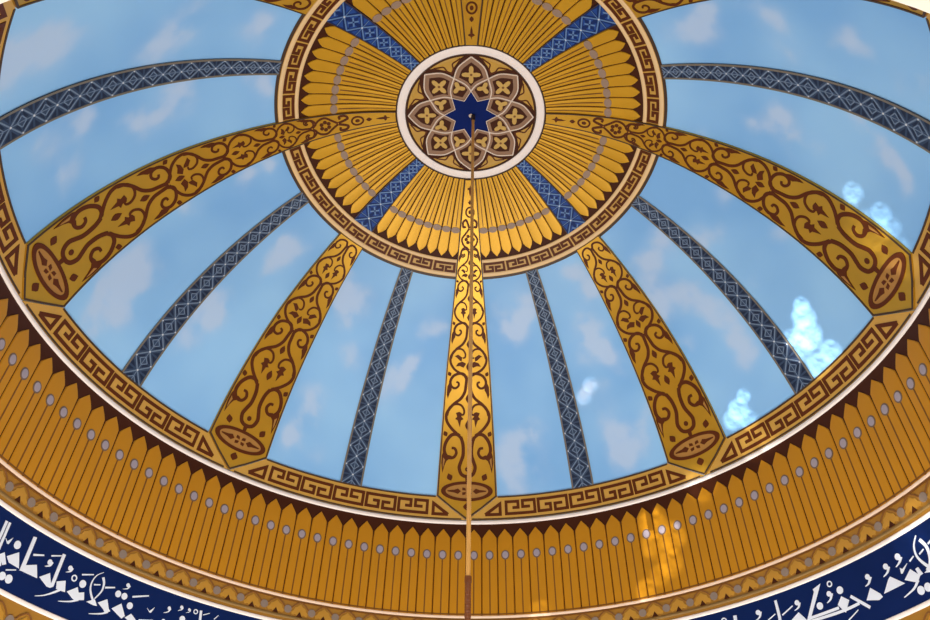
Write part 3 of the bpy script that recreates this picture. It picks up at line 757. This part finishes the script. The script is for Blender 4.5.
for z in (.7555, .6055):
    q = MB(cm); q.moulding(z, .0105, .024, n=240, base=-.005); q.build('white_line', 'white_paint', t)
HL = .009
for name, kind, pts, w in LETTERS:
    q = MB(cm); A = math.degrees(1)       # degrees per radius
    if kind == 'P': q.poly(pts, HL, .006)
    elif kind == 'D': q.disc(pts[0][0], pts[0][1], w * A, w, HL, .006)
    elif kind == 'S':
        sm = 6 if len(pts) > 2 and name == 'letter' else 0
        q.ribbon(pts, lambda x, w=w: (w[0] + (w[1] - w[0]) * x) * S, HL, .006, smooth=sm, sub=None if sm else (1, .05))
    elif kind == 'C':
        r = w[0]; q.disc(pts[0][0], pts[0][1], r * A, r, HL, .006)
        q.ribbon(pts[1:], lambda x: r * S * (1.15 - 1.0 * x), HL + .0005, .006, smooth=4)
    else:
        r, ww = w; q.ribbon([(pts[0][0] + r * A * math.cos(2 * math.pi * k / 18), pts[0][1] + r * math.sin(2 * math.pi * k / 18)) for k in range(18)], ww * S, HL, .006, closed=True)
    q.build(name, 'letter_white', t)

# ------------------------------------------------------------------ hanging rod
def twist(z0, z1, r, n, turns, name, m, par):
    top = Vector((.007 * S, 0, 0)); q = MB(None); V = []; F = []; K = 12
    for i in range(n + 1):
        f = i / n; z = z0 + (z1 - z0) * f
        off = top
        for k in range(K):
            a = 2 * math.pi * k / K; rr = r * (.84 + .22 * abs(math.cos(a - 2 * math.pi * turns * f)))
            V.append(ORG + Vector((rr * math.cos(a), rr * math.sin(a), z * S)) + off)
    for i in range(n):
        for k in range(K): F.append([i * K + k, i * K + (k + 1) % K, (i + 1) * K + (k + 1) % K, (i + 1) * K + k])
    F += [list(range(K)), [n * K + k for k in range(K)]]
    q.add(V, F); return q.build(name, m, par)
t = thing('hanging_rod', ORG + Vector((0, 0, .36 * S)), 'thin twisted golden rod hanging from the dome centre straight down the picture', 'rod')
twist(.507, 1.918, .0205, 620, 150, 'rope', 'rod_gold', t)
twist(.36, .507, .026, 80, 16, 'sleeve', 'rod_brown', t)
twist(.503, .513, .028, 4, 0, 'collar', 'rod_brown', t)
twist(1.905, 1.930, .030, 6, 0, 'ceiling_hook', 'hook_dark', t)

# ------------------------------------------------------------------ camera
cd = bpy.data.cameras.new('camera'); cam = bpy.data.objects.new('camera', cd); C.objects.link(cam)
cd.sensor_width = 36; cd.lens = FPX / 930 * 36; cd.clip_start = .05; cd.clip_end = 200
cam.location = (0, 0, EYE)
cd.shift_x = -(PPX - 465) / 930; cd.shift_y = (PPY - 310) / 930
cam.matrix_world = Matrix.Translation((0, 0, EYE)) @ Matrix.Rotation(math.pi / 2 + PITCH, 4, 'X') @ Matrix.Rotation(CAMROLL, 4, 'Z')
bpy.context.scene.camera = cam
sc = bpy.context.scene
sc.view_settings.view_transform = 'Standard'; sc.view_settings.look = 'None'; sc.view_settings.gamma = 1; sc.view_settings.use_curve_mapping = False
# ------------------------------------------------------------------ light
w = bpy.data.worlds.new('World'); bpy.context.scene.world = w; w.use_nodes = True
w.node_tree.nodes['Background'].inputs[0].default_value = (.9, .95, 1, 1); w.node_tree.nodes['Background'].inputs[1].default_value = .3
def area(name, loc, target, size, power, col=(1, 1, 1), shape='DISK', sy=None):
    d = bpy.data.lights.new(name, 'AREA'); d.shape = shape; d.size = size; d.energy = power; d.color = col
    if sy: d.size_y = sy
    o = bpy.data.objects.new(name, d); C.objects.link(o); o.location = loc
    o.rotation_euler = (Vector(target) - Vector(loc)).to_track_quat('-Z', 'Y').to_euler()
    return o
def glint_spot(target, r, power, col=(1, .97, .9), src=Vector((-2.5, 2.0, .3)), blend=.8):
    t = Vector(target); d = bpy.data.lights.new('added_glint', 'SPOT'); d.energy = power; d.color = col; d.shadow_soft_size = .0
    # noise mask breaks the added lamp's beam into ragged flecks
    d.use_nodes = True; n = d.node_tree.nodes; k = d.node_tree.links; e = n['Emission']
    tc = n.new('ShaderNodeTexCoord'); mp = n.new('ShaderNodeMapping'); no = n.new('ShaderNodeTexNoise'); mr = n.new('ShaderNodeMapRange')
    mp.inputs['Scale'].default_value = (70, 70, 38); no.inputs['Scale'].default_value = 1.0; no.inputs['Detail'].default_value = 3
    mr.inputs['From Min'].default_value = .34; mr.inputs['From Max'].default_value = .62; mr.inputs['To Max'].default_value = 1.3
    k.new(tc.outputs['Normal'], mp.inputs['Vector']); k.new(mp.outputs[0], no.inputs['Vector']); k.new(no.outputs['Fac'], mr.inputs['Value']); k.new(mr.outputs[0], e.inputs['Strength'])
    d.spot_size = 2 * math.atan(1.35 * r / (t - src).length); d.spot_blend = blend
    o = bpy.data.objects.new('added_glint', d); C.objects.link(o); o.location = src
    o.rotation_euler = (t - src).to_track_quat('-Z', 'Y').to_euler()
area('dome_fill', ORG + Vector((0, 0, -1.0)), ORG + Vector((0, 0, 5)), 8.4, 820, (1, .97, .93))  # added upward fill disc under the dome, not a real source
area('rib_sheen_lamp', Vector((0, -3.1, 1.05)), Vector((0, 9.9, 9.0)), 2.0, 300, (1, .97, .9), 'RECTANGLE', .9)  # added lamp behind the camera for sheen on the far ribs; no window built
# added spot lamps in place of sunlight reflected up from the floor
glint_spot(dm(75.65, 65.261), 0.108, 8000)
glint_spot(dm(74.47, 66.730), 0.155, 9000)
glint_spot(dm(73.05, 68.777), 0.186, 9000)
glint_spot(dm(70.35, 69.468), 0.171, 8000)
glint_spot(dm(70.26, 67.461), 0.109, 5000)
glint_spot(dm(73.25, 70.092), 0.124, 4000)
glint_spot(dm(74.55, 73.349), 0.138, 8000)
glint_spot(dm(71.44, 73.633), 0.154, 8000)
glint_spot(dm(56.99, 70.143), 0.096, 7000)
glint_spot(dm(54.97, 71.677), 0.143, 8000)
glint_spot(dm(53.17, 72.615), 0.128, 6000)
glint_spot(dm(55.81, 73.941), 0.127, 5000)
glint_spot(dm(97.72, 63.528), 0.117, 4500)
glint_spot(dm(95.71, 63.824), 0.089, 2500)
glint_spot(dm(97.49, 68.374), 0.118, 4500)
glint_spot(dm(96.66, 70.443), 0.118, 3500)
glint_spot(dm(93.77, 67.753), 0.237, 3600)
glint_spot(dm(93.63, 71.473), 0.223, 3000)
glint_spot(dm(93.74, 74.605), 0.149, 2400)
glint_spot(dm(28.65, 56.863), 0.119, 3000)
glint_spot(dm(26.60, 58.699), 0.119, 2500)
glint_spot(dm(54.82, 77.395), 0.282, 2200)
glint_spot(dm(57.85, 78.564), 0.156, 2000)
glint_spot(cm(33.95, 1.047), 0.190, 6900)
glint_spot(cm(36.97, 0.988), 0.186, 6300)
glint_spot(cm(33.26, 0.977), 0.154, 4800)
glint_spot(cm(35.80, 0.915), 0.165, 5100)
glint_spot(cm(31.01, 0.853), 0.133, 5400)
glint_spot(cm(33.75, 0.886), 0.134, 3300)
glint_spot(cm(76.05, 0.736), 0.282, 3000)
glint_spot(cm(12.76, 0.833), 0.149, 3400)
glint_spot(cm(72.36, 0.728), 0.155, 2000)
glint_spot(cm(43.77, 1.120), 0.229, 4500)

sc.view_settings.exposure = 0.0
